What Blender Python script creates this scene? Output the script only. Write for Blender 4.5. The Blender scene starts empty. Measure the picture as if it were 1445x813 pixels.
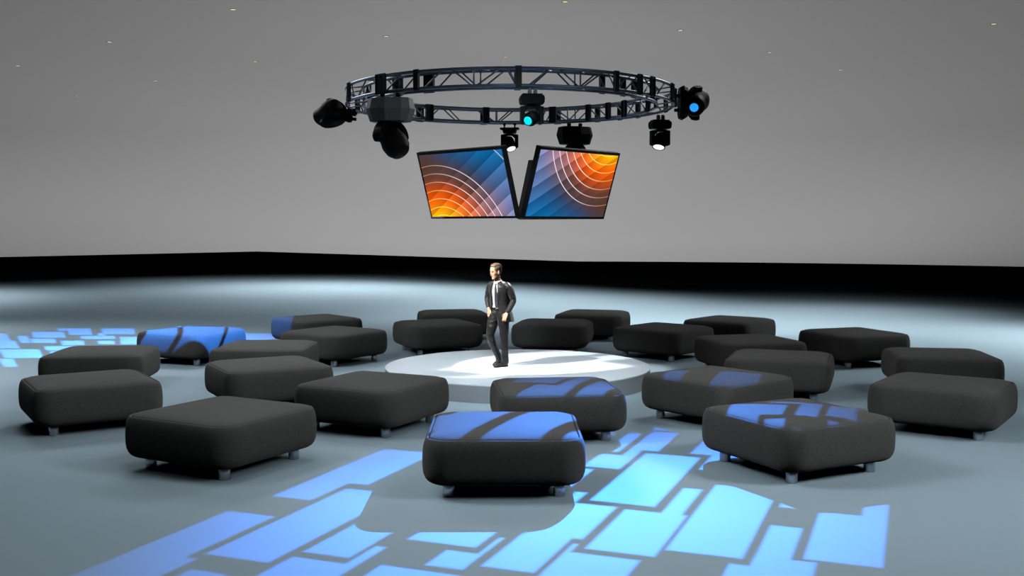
import bpy, bmesh, math, random
from mathutils import Vector, Matrix

random.seed(4)
SC = bpy.context.scene
COL = SC.collection
R = math.radians
PI = math.pi

# ------------------------------------------------------------------ helpers
def srgb(h):
    h = h.lstrip('#')
    o = []
    for i in (0, 2, 4):
        c = int(h[i:i+2], 16) / 255
        o.append(c / 12.92 if c <= .04045 else ((c + .055) / 1.055) ** 2.4)
    return tuple(o)

def material(name, col, rough=.6, metal=0., spec=.3, noise=None, bump=None, sheen=0., emit=None, estr=1.):
    m = bpy.data.materials.new(name)
    m.use_nodes = True
    nt = m.node_tree
    b = nt.nodes['Principled BSDF']
    b.inputs['Base Color'].default_value = (*col, 1)
    b.inputs['Roughness'].default_value = rough
    b.inputs['Metallic'].default_value = metal
    b.inputs['Specular IOR Level'].default_value = spec
    b.inputs['Sheen Weight'].default_value = sheen
    b.inputs['Sheen Roughness'].default_value = .5
    if emit:
        b.inputs['Emission Color'].default_value = (*emit, 1)
        b.inputs['Emission Strength'].default_value = estr
    if noise or bump:
        tc = nt.nodes.new('ShaderNodeTexCoord')
        nz = nt.nodes.new('ShaderNodeTexNoise')
        sc, amt = noise or bump
        nz.inputs['Scale'].default_value = sc
        nz.inputs['Detail'].default_value = 4
        nt.links.new(tc.outputs['Object'], nz.inputs['Vector'])
        if noise:
            mr = nt.nodes.new('ShaderNodeMapRange')
            mr.inputs[1].default_value = .25; mr.inputs[2].default_value = .75
            mr.inputs[3].default_value = 1 - amt; mr.inputs[4].default_value = 1 + amt
            mx = nt.nodes.new('ShaderNodeVectorMath'); mx.operation = 'SCALE'
            mx.inputs[0].default_value = col
            nt.links.new(nz.outputs['Fac'], mr.inputs[0])
            nt.links.new(mr.outputs[0], mx.inputs['Scale'])
            nt.links.new(mx.outputs[0], b.inputs['Base Color'])
        if bump:
            n2 = nz
            if noise:
                n2 = nt.nodes.new('ShaderNodeTexNoise')
                n2.inputs['Scale'].default_value = bump[0]
                nt.links.new(tc.outputs['Object'], n2.inputs['Vector'])
            bp = nt.nodes.new('ShaderNodeBump')
            bp.inputs['Strength'].default_value = bump[1]
            bp.inputs['Distance'].default_value = .004
            nt.links.new(n2.outputs['Fac'], bp.inputs['Height'])
            nt.links.new(bp.outputs[0], b.inputs['Normal'])
    return m

def mesh_from(bm, name, m, smooth=True):
    bmesh.ops.recalc_face_normals(bm, faces=bm.faces)
    me = bpy.data.meshes.new(name)
    bm.to_mesh(me); bm.free()
    for p in me.polygons: p.use_smooth = smooth
    if m: me.materials.append(m)
    return me

def obj(name, bm, m, parent=None, smooth=True, loc=None, label=None):
    me = bm if isinstance(bm, bpy.types.Mesh) else mesh_from(bm, name, m, smooth)
    o = bpy.data.objects.new(name, me); COL.objects.link(o)
    if parent: o.parent = parent
    if loc: o.location = loc
    if label: o['label'] = label
    return o

def tag(o, label=None, cat=None, group=None, kind=None):
    if label: o['label'] = label
    if cat: o['category'] = cat
    if group: o['group'] = group
    if kind: o['kind'] = kind
    return o

def empty(name, loc, rz=0.):
    o = bpy.data.objects.new(name, None); COL.objects.link(o)
    o.empty_display_size = .1
    o.location = loc; o.rotation_euler = (0, 0, rz)
    return o

def auto_smooth(o, ang=35):
    me = o.data
    for p in me.polygons: p.use_smooth = True
    bm = bmesh.new(); bm.from_mesh(me)
    for e in bm.edges:
        if len(e.link_faces) == 2 and e.calc_face_angle(0) > R(ang): e.smooth = False
    bm.to_mesh(me); bm.free()
    return o

def add_box(bm, c, s, M=None, bev=0.):
    t = bmesh.new()
    bmesh.ops.create_cube(t, size=1)
    for v in t.verts: v.co = Vector((v.co.x*s[0], v.co.y*s[1], v.co.z*s[2]))
    if bev:
        bmesh.ops.bevel(t, geom=list(t.edges), offset=bev, segments=2, profile=.5, affect='EDGES')
    mm = Matrix.Translation(c) if M is None else M @ Matrix.Translation(c)
    for v in t.verts: v.co = mm @ v.co
    me = bpy.data.meshes.new('t'); t.to_mesh(me); t.free()
    bm.from_mesh(me); bpy.data.meshes.remove(me)

def loft(bm, rings, cap=True, closed=False):
    vs = [[bm.verts.new(p) for p in r] for r in rings]
    n = len(vs[0])
    pairs = list(zip(vs[:-1], vs[1:]))
    if closed: pairs.append((vs[-1], vs[0]))
    for a, b in pairs:
        for i in range(n):
            bm.faces.new((a[i], a[(i+1) % n], b[(i+1) % n], b[i]))
    if cap and not closed:
        bm.faces.new(list(reversed(vs[0]))); bm.faces.new(vs[-1])

def frame_of(d):
    d = Vector(d).normalized()
    a = Vector((0, 0, 1)) if abs(d.z) < .9 else Vector((0, 1, 0))
    x = d.cross(a).normalized(); y = x.cross(d).normalized()
    return d, x, y

def add_tube(bm, a, b, r, n=8, r2=None):
    a, b = Vector(a), Vector(b)
    d, x, y = frame_of(b - a)
    r2 = r if r2 is None else r2
    rg = lambda c, q: [c + (x*math.cos(2*PI*i/n) + y*math.sin(2*PI*i/n))*q for i in range(n)]
    loft(bm, [rg(a, r), rg(b, r2)])

def add_lathe(bm, prof, o=(0, 0, 0), d=(0, 0, 1), n=28):
    # prof: (axial, radius); o origin, d axis
    o = Vector(o); d, x, y = frame_of(d)
    rings = [[o + d*h + (x*math.cos(2*PI*i/n) + y*math.sin(2*PI*i/n))*max(q, .0005) for i in range(n)] for h, q in prof]
    loft(bm, rings)

def new_mesh_eval(o, name):
    dg = bpy.context.evaluated_depsgraph_get()
    dg.update()
    me = bpy.data.meshes.new_from_object(o.evaluated_get(dg))
    me.name = name
    return me

def fuse(bm, voxel, smooth_it=4, fac=.5):
    """voxel-remesh a pile of closed shells into one continuous surface, returns bmesh"""
    bmesh.ops.recalc_face_normals(bm, faces=bm.faces)
    me = bpy.data.meshes.new('fuse'); bm.to_mesh(me); bm.free()
    o = bpy.data.objects.new('fuse', me); COL.objects.link(o)
    md = o.modifiers.new('r', 'REMESH'); md.mode = 'VOXEL'; md.voxel_size = voxel
    if smooth_it:
        s = o.modifiers.new('s', 'SMOOTH'); s.factor = fac; s.iterations = smooth_it
    bpy.context.view_layer.update()
    out = new_mesh_eval(o, 'fused')
    bpy.data.objects.remove(o); bpy.data.meshes.remove(me)
    b2 = bmesh.new(); b2.from_mesh(out); bpy.data.meshes.remove(out)
    return b2

# ------------------------------------------------------------------ camera / render
CAM_Z = 2.75
cam = bpy.data.cameras.new('camera'); cam.lens = 36.0; cam.sensor_width = 36.0; cam.clip_end = 600
co = bpy.data.objects.new('camera', cam); COL.objects.link(co)
co.location = (0, 0, CAM_Z); co.rotation_euler = (R(90 - 3.5125), 0, 0)
SC.camera = co
vs = SC.view_settings
vs.view_transform = 'Standard'; vs.look = 'None'; vs.gamma = 1; vs.exposure = 0; vs.use_curve_mapping = False
SC.cycles.diffuse_bounces = 0          # bounced light switched off so unlit areas stay black
SC.cycles.glossy_bounces = 2
SC.cycles.transmission_bounces = 2
SC.cycles.max_bounces = 4
SC.cycles.sample_clamp_indirect = 4
SC.cycles.use_denoising = True
w = bpy.data.worlds.new('hall_dark'); SC.world = w; w.use_nodes = True
w.node_tree.nodes['Background'].inputs[0].default_value = (0, 0, 0, 1)
w.node_tree.nodes['Background'].inputs[1].default_value = 0

# ------------------------------------------------------------------ materials
M_floor = material('grey_blue_floor', (.40, .545, .64), .9, spec=.0, noise=(.6, .015))
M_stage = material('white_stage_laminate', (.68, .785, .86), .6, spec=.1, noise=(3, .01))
M_side = material('shade_toned_skirt', (.34, .40, .44), .7, spec=.1, noise=(3, .01))  # same white stage; shade of its unlit side put into a darker colour
M_fab = material('charcoal_wool_fabric', (.085, .088, .087), .9, spec=.1, noise=(120, .42), bump=(260, .5), sheen=.11)
M_seam = M_fab
M_leg = material('grey_metal_leg', (.50, .52, .57), .28, metal=1., spec=.5, noise=(40, .05))
M_alu = material('aluminium_tube', (.115, .14, .18), .34, metal=1., noise=(30, .08))
M_plate = material('black_truss_plate', (.018, .021, .024), .5, spec=.35, noise=(20, .1))
M_blk = material('black_fixture_plastic', (.003, .0032, .0035), .55, spec=.05, noise=(30, .1))
M_gry = material('lit_toned_fixture_grey', (.135, .16, .178), .55, spec=.25, noise=(30, .06))  # dark housing colour lightened; light from the front is put into it
M_bezel = material('black_screen_frame', (.006, .006, .007), .45, spec=.15, noise=(30, .1))
M_lensC = material('cyan_lens', (.0, .05, .06), .3, emit=(0., .85, .95), estr=1.0, noise=(30, .05))
M_lensB = material('blue_lens', (.0, .02, .06), .3, emit=(.02, .35, 1.), estr=1.0, noise=(30, .05))
M_lensW = material('white_lens', (.1, .1, .1), .3, emit=(1, 1, 1), estr=1.2, noise=(30, .05))

def translucent(name, col):
    m = bpy.data.materials.new(name); m.use_nodes = True
    nt = m.node_tree; nt.nodes.clear()
    out = nt.nodes.new('ShaderNodeOutputMaterial')
    t = nt.nodes.new('ShaderNodeBsdfTranslucent')
    nz = nt.nodes.new('ShaderNodeTexNoise'); nz.inputs['Scale'].default_value = .02
    mr = nt.nodes.new('ShaderNodeMapRange')
    mr.inputs[3].default_value = .985; mr.inputs[4].default_value = 1.015
    vm = nt.nodes.new('ShaderNodeVectorMath'); vm.operation = 'SCALE'; vm.inputs[0].default_value = col
    nt.links.new(nz.outputs['Fac'], mr.inputs[0]); nt.links.new(mr.outputs[0], vm.inputs['Scale'])
    nt.links.new(vm.outputs[0], t.inputs['Color'])
    nt.links.new(t.outputs[0], out.inputs['Surface'])
    return m
M_shell = translucent('grey_translucent_shell', (.8, .8, .8))  # translucency made up so the added outside lamps can light the surround

# ------------------------------------------------------------------ setting
E1 = Vector((math.cos(R(47.08)), math.sin(R(47.08)), 0)); E2 = Vector((-E1.y, E1.x, 0))
bm = bmesh.new()
q = [E1*60.4 + E2*92.6, E1*-45 + E2*92.6, E1*-45 + E2*-45, E1*60.4 + E2*-45]
loft(bm, [[p + Vector((0, 0, z)) for p in q] for z in (-.3, 0)])
tag(obj('floor', bm, M_floor, smooth=False), kind='structure')

CZ = 11.75; SCX, SCY, R1, R2, HC = 0., 30., 72., 112., 14.
bm = bmesh.new()
n = 128
pr = [(r, CZ) for r in (.02, 20, 40, 56, R1)]
rings = [[(SCX + r*math.cos(2*PI*i/n), SCY + r*math.sin(2*PI*i/n), z) for i in range(n)] for r, z in pr]
loft(bm, rings, cap=False)
tag(obj('ceiling', bm, M_shell), kind='structure')
bm = bmesh.new()
pr = [(R1 + (R2-R1)*math.sin(t), CZ - HC + HC*math.cos(t)) for t in [PI/2*k/40 for k in range(41)]]
rings = [[(SCX + r*math.cos(2*PI*i/n), SCY + r*math.sin(2*PI*i/n), z) for i in range(n)] for r, z in pr]
loft(bm, rings, cap=False)
tag(obj('wall_back', bm, M_shell), kind='structure')

# added unseen lamps outside the shell, lighting the grey surround through it
def point(name, loc, watts, rad=1., col=(1, 1, 1)):
    l = bpy.data.lights.new(name, 'POINT'); l.energy = watts; l.shadow_soft_size = rad; l.color = col
    o = bpy.data.objects.new(name, l); COL.objects.link(o); o.location = loc
    return o
SHELL_LAMPS = [((-60,130,50),5777),((-60,170,25),7628),((-25,80,70),1239),((-25,130,50),1113),((-25,170,25),3102),((0,80,70),31545),
 ((0,130,50),12503),((60,130,50),7580),((60,170,25),11733),((-110,130,30),12709),((110,110,30),5996),((0,260,5),168014),((0,180,5),3290),((0,45,30),1420)]
for l, p in SHELL_LAMPS: point('added_shell_lamp', l, p, .5)

# ceiling downlights
M_trim = material('downlight_trim', (.5, .5, .48), .5, noise=(30, .05))
M_dl = material('downlight_lens', (.3, .3, .2), .5, emit=srgb('#f0ebbc'), estr=1.0, noise=(30, .05))
DL = [((-27.93,58.55),'nearest the left edge of the photo'),
 ((-19.79,50.98),'between the leftmost and the large one up top'),
 ((-11.65,43.41),'large one near the top edge, left of the truss'),
 ((-30.42,72.19),'low one below the leftmost'),
 ((-22.28,64.62),'midway down, second from the left in its row'),
 ((-14.14,57.06),'between the large top one and the truss\'s left end'),
 ((-6.,49.49),'just above the left half of the truss ring'),
 ((2.14,41.92),'touching the top edge above the truss ring'),
 ((-24.78,78.27),'faint one farthest left of the pair by the truss'),
 ((-16.64,70.7),'upper of the faint pair left of the truss ring'),
 ((-.35,55.56),'directly above the middle of the truss ring'),
 ((7.79,47.99),'above the right end of the truss ring'),
 ((-19.13,84.34),'lower of the faint pair left of the truss ring'),
 ((13.43,54.06),'upper of the pair right of the truss ring'),
 ((21.57,46.49),'near the top right corner of the photo'),
 ((2.8,75.27),'faint one seen through the truss ring'),
 ((19.08,60.13),'lower of the pair right of the truss ring')]
bt = bmesh.new(); add_lathe(bt, [(0, .125), (0, .15), (-.012, .15), (-.018, .14), (-.012, .122), (0, .122)], n=20)
me_t = mesh_from(bt, 'trim_ring', M_trim)
bt = bmesh.new(); add_lathe(bt, [(0, .124), (-.008, .124), (-.014, .09), (-.017, .002)], n=20)
me_l = mesh_from(bt, 'lens', M_dl)
for (x, y), d in DL:
    e = empty('ceiling_downlight', (x, y, CZ - .001))
    tag(e, 'small round ceiling downlight, ' + d, 'downlight', 'ceiling downlights')
    obj('trim_ring', me_t, None, e); obj('lens', me_l, None, e)

# ------------------------------------------------------------------ stage
SX, SY, SR, SH = .099, 17.924, 2.32, .286
st = empty('round_stage', (SX, SY, 0))
tag(st, 'low round white stage under the truss ring, with a brightly lit middle', 'stage')
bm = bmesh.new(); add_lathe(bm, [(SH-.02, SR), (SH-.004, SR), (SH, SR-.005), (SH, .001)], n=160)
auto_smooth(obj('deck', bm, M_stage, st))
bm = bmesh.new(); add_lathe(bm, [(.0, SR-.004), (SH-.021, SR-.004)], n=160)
auto_smooth(obj('skirt', bm, M_side, st, label='skirt with shade put into its colour'))

# ------------------------------------------------------------------ ottomans
OA, ORC = .83, .265
def rsq(a, r, z, na=12, ne=10):
    r = min(r, a*.98)
    out = []
    for k, (sx, sy) in enumerate([(1, 1), (-1, 1), (-1, -1), (1, -1)]):
        for i in range(na+1):
            t = PI/2*k + PI/2*i/na
            out.append(Vector((sx*(a-r) + r*math.cos(t), sy*(a-r) + r*math.sin(t), z)))
        nx = [(-1, 1), (-1, -1), (1, -1), (1, 1)][k]
        t = PI/2*(k+1)
        p0 = out[-1]; p1 = Vector((nx[0]*(a-r) + r*math.cos(t), nx[1]*(a-r) + r*math.sin(t), z))
        for i in range(1, ne): out.append(p0.lerp(p1, i/ne))
    return out
def ring_at(ins, z): return rsq(OA - ins, max(ORC - ins*.9, .06 if ins < .5 else .04), z)
body_prof = [(.35, .130), (.19, .131), (.125, .137), (.085, .15), (.05, .172), (.026, .203), (.010, .245), (.002, .30), (0, .36), (.0005, .42), (.003, .475), (.008, .515), (.015, .548), (.025, .576), (.036, .597), (.046, .608), (.054, .611), (.061, .607), (.066, .596), (.068, .585)]
top_prof = [(.069, .580), (.069, .596), (.074, .606), (.083, .614), (.10, .622), (.14, .634), (.21, .646), (.3, .656), (.42, .664), (.56, .669), (.70, .672), (.80, .673)]
bm = bmesh.new(); loft(bm, [ring_at(i, z) for i, z in body_prof]); me_body = mesh_from(bm, 'upholstered_base', M_fab)
bm = bmesh.new(); loft(bm, [ring_at(i, z) for i, z in top_prof]); me_top = mesh_from(bm, 'seat_top', M_fab)
bm = bmesh.new(); add_lathe(bm, [(0, .058), (.004, .062), (.13, .062), (.134, .058)], n=28); me_leg = mesh_from(bm, 'leg', M_leg)
OTT = [(1,-5.837,14.055,32.93),(2,-6.95,17.234,6.17),(3,-6.489,20.686,67.91),(4,-4.378,18.113,89.0),(5,-3.749,15.652,29.77),(6,-3.338,11.715,61.24),
(7,-1.901,13.924,63.86),(8,-4.487,23.435,39.55),(9,-3.588,20.57,54.34),(10,-1.436,24.961,11.39),(11,-1.636,22.261,22.72),(12,.905,22.378,79.81),
(13,1.972,24.881,74.39),(14,3.171,21.331,48.0),(15,4.926,23.097,50.18),(16,4.444,19.07,14.64),(17,6.806,20.327,20.12),(18,4.376,16.613,70.32),
(19,2.914,14.441,39.93),(20,7.114,16.9,80.78),(21,5.837,13.756,54.67),(22,3.243,11.567,26.63),(23,.581,13.473,6.07),(24,-.084,10.838,.35)]
OL = {1:'leftmost charcoal ottoman with a black left end, standing before another at the left edge',
2:'charcoal ottoman behind the leftmost one, its far side touching the blue floor pattern',
3:'ottoman at the left bathed in bright blue light on top and sides',
4:'grey ottoman with a pale right side, standing just in front of the blue-lit one',
5:'charcoal ottoman with a black left end, standing before the pale-sided one',
6:'large charcoal ottoman at front left, black left side, three legs showing',
7:'charcoal ottoman overlapping the front left rim of the round stage',
8:'ottoman at back left with only its left end tinted blue',
9:'charcoal ottoman with a black right end, in front of the one with blue-tinted end',
10:'ottoman at the very back, partly hidden behind the standing man',
11:'dark ottoman behind the stage, immediately left of the standing man',
12:'nearly black ottoman behind the stage, immediately right of the standing man',
13:'black-fronted ottoman at the back, behind the one right of the man',
14:'nearly black ottoman beside the right rear rim of the stage, two legs showing',
15:'dark ottoman at back right, behind the one at the stage\'s right rear rim',
16:'dark ottoman right of the stage, wedged between four others, legs hidden',
17:'black ottoman at right rear, standing apart with one front leg showing',
18:'grey ottoman directly behind the large one at the stage\'s right front',
19:'large grey ottoman at the stage\'s right front, faint blue patches on its top',
20:'dark ottoman at the right edge, behind the rightmost grey one',
21:'rightmost grey ottoman with a long front face and one leg at its right',
22:'large grey ottoman at front right, blue rectangles on top, three legs showing',
23:'ottoman before the stage\'s middle with blue bars on the right of its top',
24:'frontmost ottoman in the middle with broad blue stripes across its top'}
for k, x, y, t in OTT:
    e = empty('ottoman', (x, y, 0), R(t))
    tag(e, OL[k], 'ottoman', 'charcoal ottomans around the stage')
    obj('upholstered_base', me_body, None, e)
    obj('seat_top', me_top, None, e)
    for sx, sy in ((1, 1), (-1, 1), (-1, -1), (1, -1)):
        obj('leg', me_leg, None, e, loc=(.562*sx, .562*sy, 0))

# ------------------------------------------------------------------ truss ring
TX, TY, TRo, TRi, TZt, TZb = -.031, 16.971, 2.655, 2.392, 4.944, 4.658
def tp(phi, r, z):   # phi degrees from the camera side, clockwise to the right; local to truss empty
    return Vector((r*math.sin(R(phi)), -r*math.cos(R(phi)), z - TZb))
tr = empty('circular_truss', (TX, TY, TZb))
tag(tr, 'round silver box truss ring with black joint plates hanging over the stage', 'truss')
def chord(r, z, name):
    bm = bmesh.new(); rings = []
    for i in range(144):
        ph = 360*i/144
        rad = Vector((math.sin(R(ph)), -math.cos(R(ph)), 0))
        c = tp(ph, r, z)
        rings.append([c + (rad*math.cos(2*PI*j/10) + Vector((0, 0, 1))*math.sin(2*PI*j/10))*.0235 for j in range(10)])
    loft(bm, rings, closed=True)
    obj(name, bm, M_alu, tr)
for r in (TRo, TRi):
    chord(r, TZt - .0235, 'top_chord'); chord(r, TZb + .0235, 'bottom_chord')
# joint plates (pairs on the outer and inner faces)
def plate(phi, r, w, h=.30, z=None):
    bm = bmesh.new()
    rad = Vector((math.sin(R(phi)), -math.cos(R(phi)), 0)); tan = Vector((math.cos(R(phi)), math.sin(R(phi)), 0))
    c = tp(phi, r, (TZt + TZb)/2)
    Mx = Matrix((( tan.x, rad.x, 0, c.x), (tan.y, rad.y, 0, c.y), (0, 0, 1, c.z), (0, 0, 0, 1)))
    add_box(bm, (0, 0, 0), (w, .012, h), Mx, .003)
    add_box(bm, (-w/2+.006, 0, 0), (.012, .05, h*.96), Mx, .003)
    add_box(bm, (w/2-.006, 0, 0), (.012, .05, h*.96), Mx, .003)
    for s in (-.1, .1):
        add_lathe(bm, [(0, .014), (.02, .014), (.024, .008)], Mx @ Vector((0, .004, s)), rad, 8)
    obj('joint_plate', bm, M_plate, tr, smooth=False)
JOINTS = [(-44.5, .21), (-29.5, .085), (2.6, .09), (34.5, .08), (45, .09), (52, .10), (70, .12), (84, .12), (101, .1), (122, .1), (132, .1), (143, .1), (160.6, .13), (191, .12), (218.5, .15), (238, .1), (256, .12), (-68, .09)]
for ph, wd in JOINTS:
    plate(ph, TRo + .028, wd); plate(ph, TRi - .028, wd*(1.05 if ph not in (-44.5, -29.5) else (.95 if wd > .1 else 2.)))
# lacing: 11 bays per face, each  \ | /  plus rungs above and below
NB = 11
bay = 360/NB
zt, zb = TZt - .03, TZb + .03
for k in range(NB):
    p0 = 2.6 + bay*k
    for r in (TRo, TRi):
        off = 0 if r == TRo else .9
        for a, b, z0, z1 in ((3.2, 9.2, zb, zt), (12.6, 18.6, zt, zb), (19.3, 19.3, zb, zt), (20.2, 27.2, zb, zt), (29.2, 32, zt, zb)):
            if a == 29.2 and k % 2: continue
            bm = bmesh.new(); add_tube(bm, tp(p0+a+off, r, z0), tp(p0+b+off, r, z1), .0125, 7)
            obj('brace', bm, M_alu, tr)
    for z in (TZt - .0235, TZb + .0235):
        for a, b in ((6, 12), (18, 24)):
            bm = bmesh.new(); add_tube(bm, tp(p0+a, TRo, z), tp(p0+b, TRi, z), .0115, 7)
            obj('rung', bm, M_alu, tr)

# ------------------------------------------------------------------ moving heads
def prism(bm, outline, y0, y1, bev=0):
    # outline in xz, extruded along y
    loft(bm, [[Vector((x, y, z)) for x, z in outline] for y in (y0, y1)])

def small_head(loc, label, face, aim, lens_m, lens_r=.085, scale=1., posts=False):
    """wash light hanging down from loc; face = yaw of the yoke axis, aim = world direction of the barrel"""
    e = empty('moving_head_light', loc, face)
    tag(e, label, 'stage light', 'stage lights on the truss ring')
    s = scale
    inv = Matrix.Rotation(-face, 3, 'Z')
    a = (inv @ Vector(aim)).normalized()
    for sx in ((-.1, .1) if posts else (-.03, .05)):
        bm = bmesh.new()
        if posts:
            add_box(bm, (sx*s, 0, -.035*s), (.028*s, .03*s, .08*s), None, .004)
            add_box(bm, (sx*s, 0, .012*s), (.05*s, .06*s, .05*s), None, .008)
        else:
            add_lathe(bm, [(-.02*s, .034*s), (.02*s, .034*s)], (sx*s, 0, .0), (1, 0, 0), 14)
            add_box(bm, (sx*s, 0, -.03*s), (.05*s, .07*s, .05*s), None, .006)
        obj('clamp', bm, M_gry if not posts else M_blk, e, smooth=False)
    bm = bmesh.new()
    zt_ = -.06*s
    if posts:
        add_box(bm, (0, 0, zt_ - .018*s), (.36*s, .2*s, .036*s), None, .006)
        prism(bm, [(-.135*s, zt_-.036*s), (.135*s, zt_-.036*s), (.115*s, zt_-.105*s), (-.115*s, zt_-.105*s)], -.1*s, .1*s)
    else:
        add_box(bm, (.0*s, 0, zt_ - .012*s), (.285*s, .18*s, .03*s), None, .005)
        prism(bm, [(-.158*s, zt_-.02*s), (.158*s, zt_-.02*s), (.172*s, zt_-.06*s), (.166*s, zt_-.12*s), (.15*s, zt_-.146*s), (-.15*s, zt_-.146*s), (-.166*s, zt_-.12*s), (-.172*s, zt_-.06*s)], -.11*s, .11*s)
    obj('base', bm, M_blk, e, smooth=False)
    z0 = zt_ - (.105 if posts else .146)*s
    bm = bmesh.new()
    add_lathe(bm, [(0, .06*s), (-.025*s, .06*s)], (0, 0, z0), n=16)
    outer = [(-.165*s, z0-.03*s), (-.06*s, z0-.012*s), (.06*s, z0-.012*s), (.165*s, z0-.03*s), (.165*s, z0-.265*s), (.12*s, z0-.285*s), (.105*s, z0-.265*s), (.105*s, z0-.10*s), (.04*s, z0-.045*s), (-.04*s, z0-.045*s), (-.105*s, z0-.10*s), (-.105*s, z0-.265*s), (-.12*s, z0-.285*s), (-.165*s, z0-.265*s)]
    t = bmesh.new()
    f = [t.verts.new((x, -.055*s, z)) for x, z in outer]
    fc = t.faces.new(f)
    ex = bmesh.ops.extrude_face_region(t, geom=[fc])
    for v in ex['geom']:
        if isinstance(v, bmesh.types.BMVert): v.co.y += .11*s
    bmesh.ops.triangulate(t, faces=t.faces)
    me = bpy.data.meshes.new('t'); t.to_mesh(me); t.free(); bm.from_mesh(me); bpy.data.meshes.remove(me)
    obj('yoke', bm, M_blk, e, smooth=False)
    piv = Vector((0, 0, z0 - .19*s))
    bm = bmesh.new()
    add_lathe(bm, [(-.13*s, .004), (-.128*s, .055*s), (-.10*s, .085*s), (-.03*s, .10*s), (.06*s, .102*s), (.10*s, lens_r*s*1.16), (.135*s, lens_r*s*1.16), (.137*s, lens_r*s*1.02), (.125*s, lens_r*s), (.124*s, .003)], piv, a, 28)
    auto_smooth(obj('head', bm, M_blk, e))
    bm = bmesh.new()
    add_lathe(bm, [(.126*s, lens_r*s), (.132*s, lens_r*s*.98), (.14*s, lens_r*.6*s), (.143*s, .003)], piv, a, 28)
    obj('lens', bm, lens_m, e, label='glowing round lens')
    return Vector(loc) + Matrix.Rotation(face, 3, 'Z') @ (piv + a*.16*s)

def big_head(loc, rot, label, aim, lens_m, base_m, base_scale=1., arms=True, lens_r=.075, pivot=.30, head_k=1., thick=1.):
    """profile light: octagonal base, U yoke and a long waisted head. rot = Matrix 3x3 (local -Z points away from truss)"""
    e = empty('moving_head_light', loc)
    e.rotation_euler = rot.to_euler()
    tag(e, label, 'stage light', 'stage lights on the truss ring')
    a = (rot.inverted() @ Vector(aim)).normalized()
    b = base_scale
    for sx in (-.12*min(1, b*1.2), .12*min(1, b*1.2)):
        bm = bmesh.new()
        add_lathe(bm, [(-.025, .034), (.025, .034)], (sx, 0, .0), (1, 0, 0), 14)
        add_box(bm, (sx, 0, -.03), (.05, .06, .05), None, .006)
        obj('clamp', bm, M_blk, e, smooth=False)
    bm = bmesh.new()
    H = .335*b*thick
    rings = []
    for z, wx, wy in ((-.045, .295, .21), (-.05, .305, .22), (-.045-H*.44, .335, .255), (-.045-H*.50, .335, .255), (-.045-H*.97, .285, .22), (-.045-H, .275, .21)):
        wx *= b; wy *= b
        rings.append([Vector((sx, sy, z)) for sx, sy in ((wx, -wy*.45), (wx*.72, -wy*.8), (0, -wy), (-wx*.72, -wy*.8), (-wx, -wy*.45), (-wx, wy*.45), (-wx*.72, wy*.8), (0, wy), (wx*.72, wy*.8), (wx, wy*.45))])
    loft(bm, rings)
    obj('base', bm, base_m, e, smooth=False)
    zb_ = -.045 - H
    side = a.cross(Vector((0, 0, 1)))
    side = Vector((1, 0, 0)) if side.length < .05 else side.normalized()
    fw = Vector((0, 0, 1)).cross(side)
    Mx = Matrix(((side.x, fw.x, 0, 0), (side.y, fw.y, 0, 0), (0, 0, 1, 0), (0, 0, 0, 1)))
    piv = Vector((0, 0, zb_ - pivot + .045))
    bm = bmesh.new()
    if arms:
        k = .215*head_k
        rings = []
        N = 16
        for i in range(N+1):          # C-shaped yoke seen face-on
            t = PI*i/N
            c = Vector((-math.cos(t)*k, 0, zb_ - .01 - .11*(1-math.sin(t)) if 0 else zb_ - pivot + .045 + math.sin(t)*(pivot - .05)))
            tang = Vector((math.sin(t)*k, 0, math.cos(t)*(pivot-.05))).normalized()
            nrm = Vector((tang.z, 0, -tang.x))
            wd = .036
            dp = .085 - .02*math.sin(t)
            rings.append([Mx @ (c + nrm*u + Vector((0, v, 0))) for u, v in ((-wd, -dp), (wd, -dp), (wd, dp), (-wd, dp))])
        loft(bm, rings)
        for sx in (-k, k):
            add_lathe(bm, [(-.04, .06), (-.035, .075), (.035, .075), (.04, .06)], Mx @ Vector((sx, 0, piv.z)), Mx.to_3x3() @ Vector((1, 0, 0)), 20)
    add_lathe(bm, [(0, .10), (-.06, .09)], (0, 0, zb_), n=18)
    obj('yoke', bm, M_blk, e, smooth=False)
    bm = bmesh.new()
    hk = head_k
    add_lathe(bm, [(-.30*hk, .004), (-.295*hk, .07*hk), (-.27*hk, .125*hk), (-.2*hk, .165*hk), (-.1*hk, .175*hk), (-.01*hk, .155*hk), (.07*hk, .145*hk), (.15*hk, .15*hk), (.2*hk, .145*hk), (.225*hk, .125*hk), (.235*hk, .10*hk), (.235*hk, lens_r*1.06), (.225*hk, lens_r), (.224*hk, .003)], piv, a, 32)
    auto_smooth(obj('head', bm, M_blk, e))
    bm = bmesh.new()
    add_lathe(bm, [(.226*hk, lens_r), (.235*hk, lens_r*.97), (.243*hk, lens_r*.6), (.246*hk, .003)], piv, a, 28)
    obj('lens', bm, lens_m, e, label='glowing round lens')
    return Vector(loc) + rot @ (piv + a*.27*hk)

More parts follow.
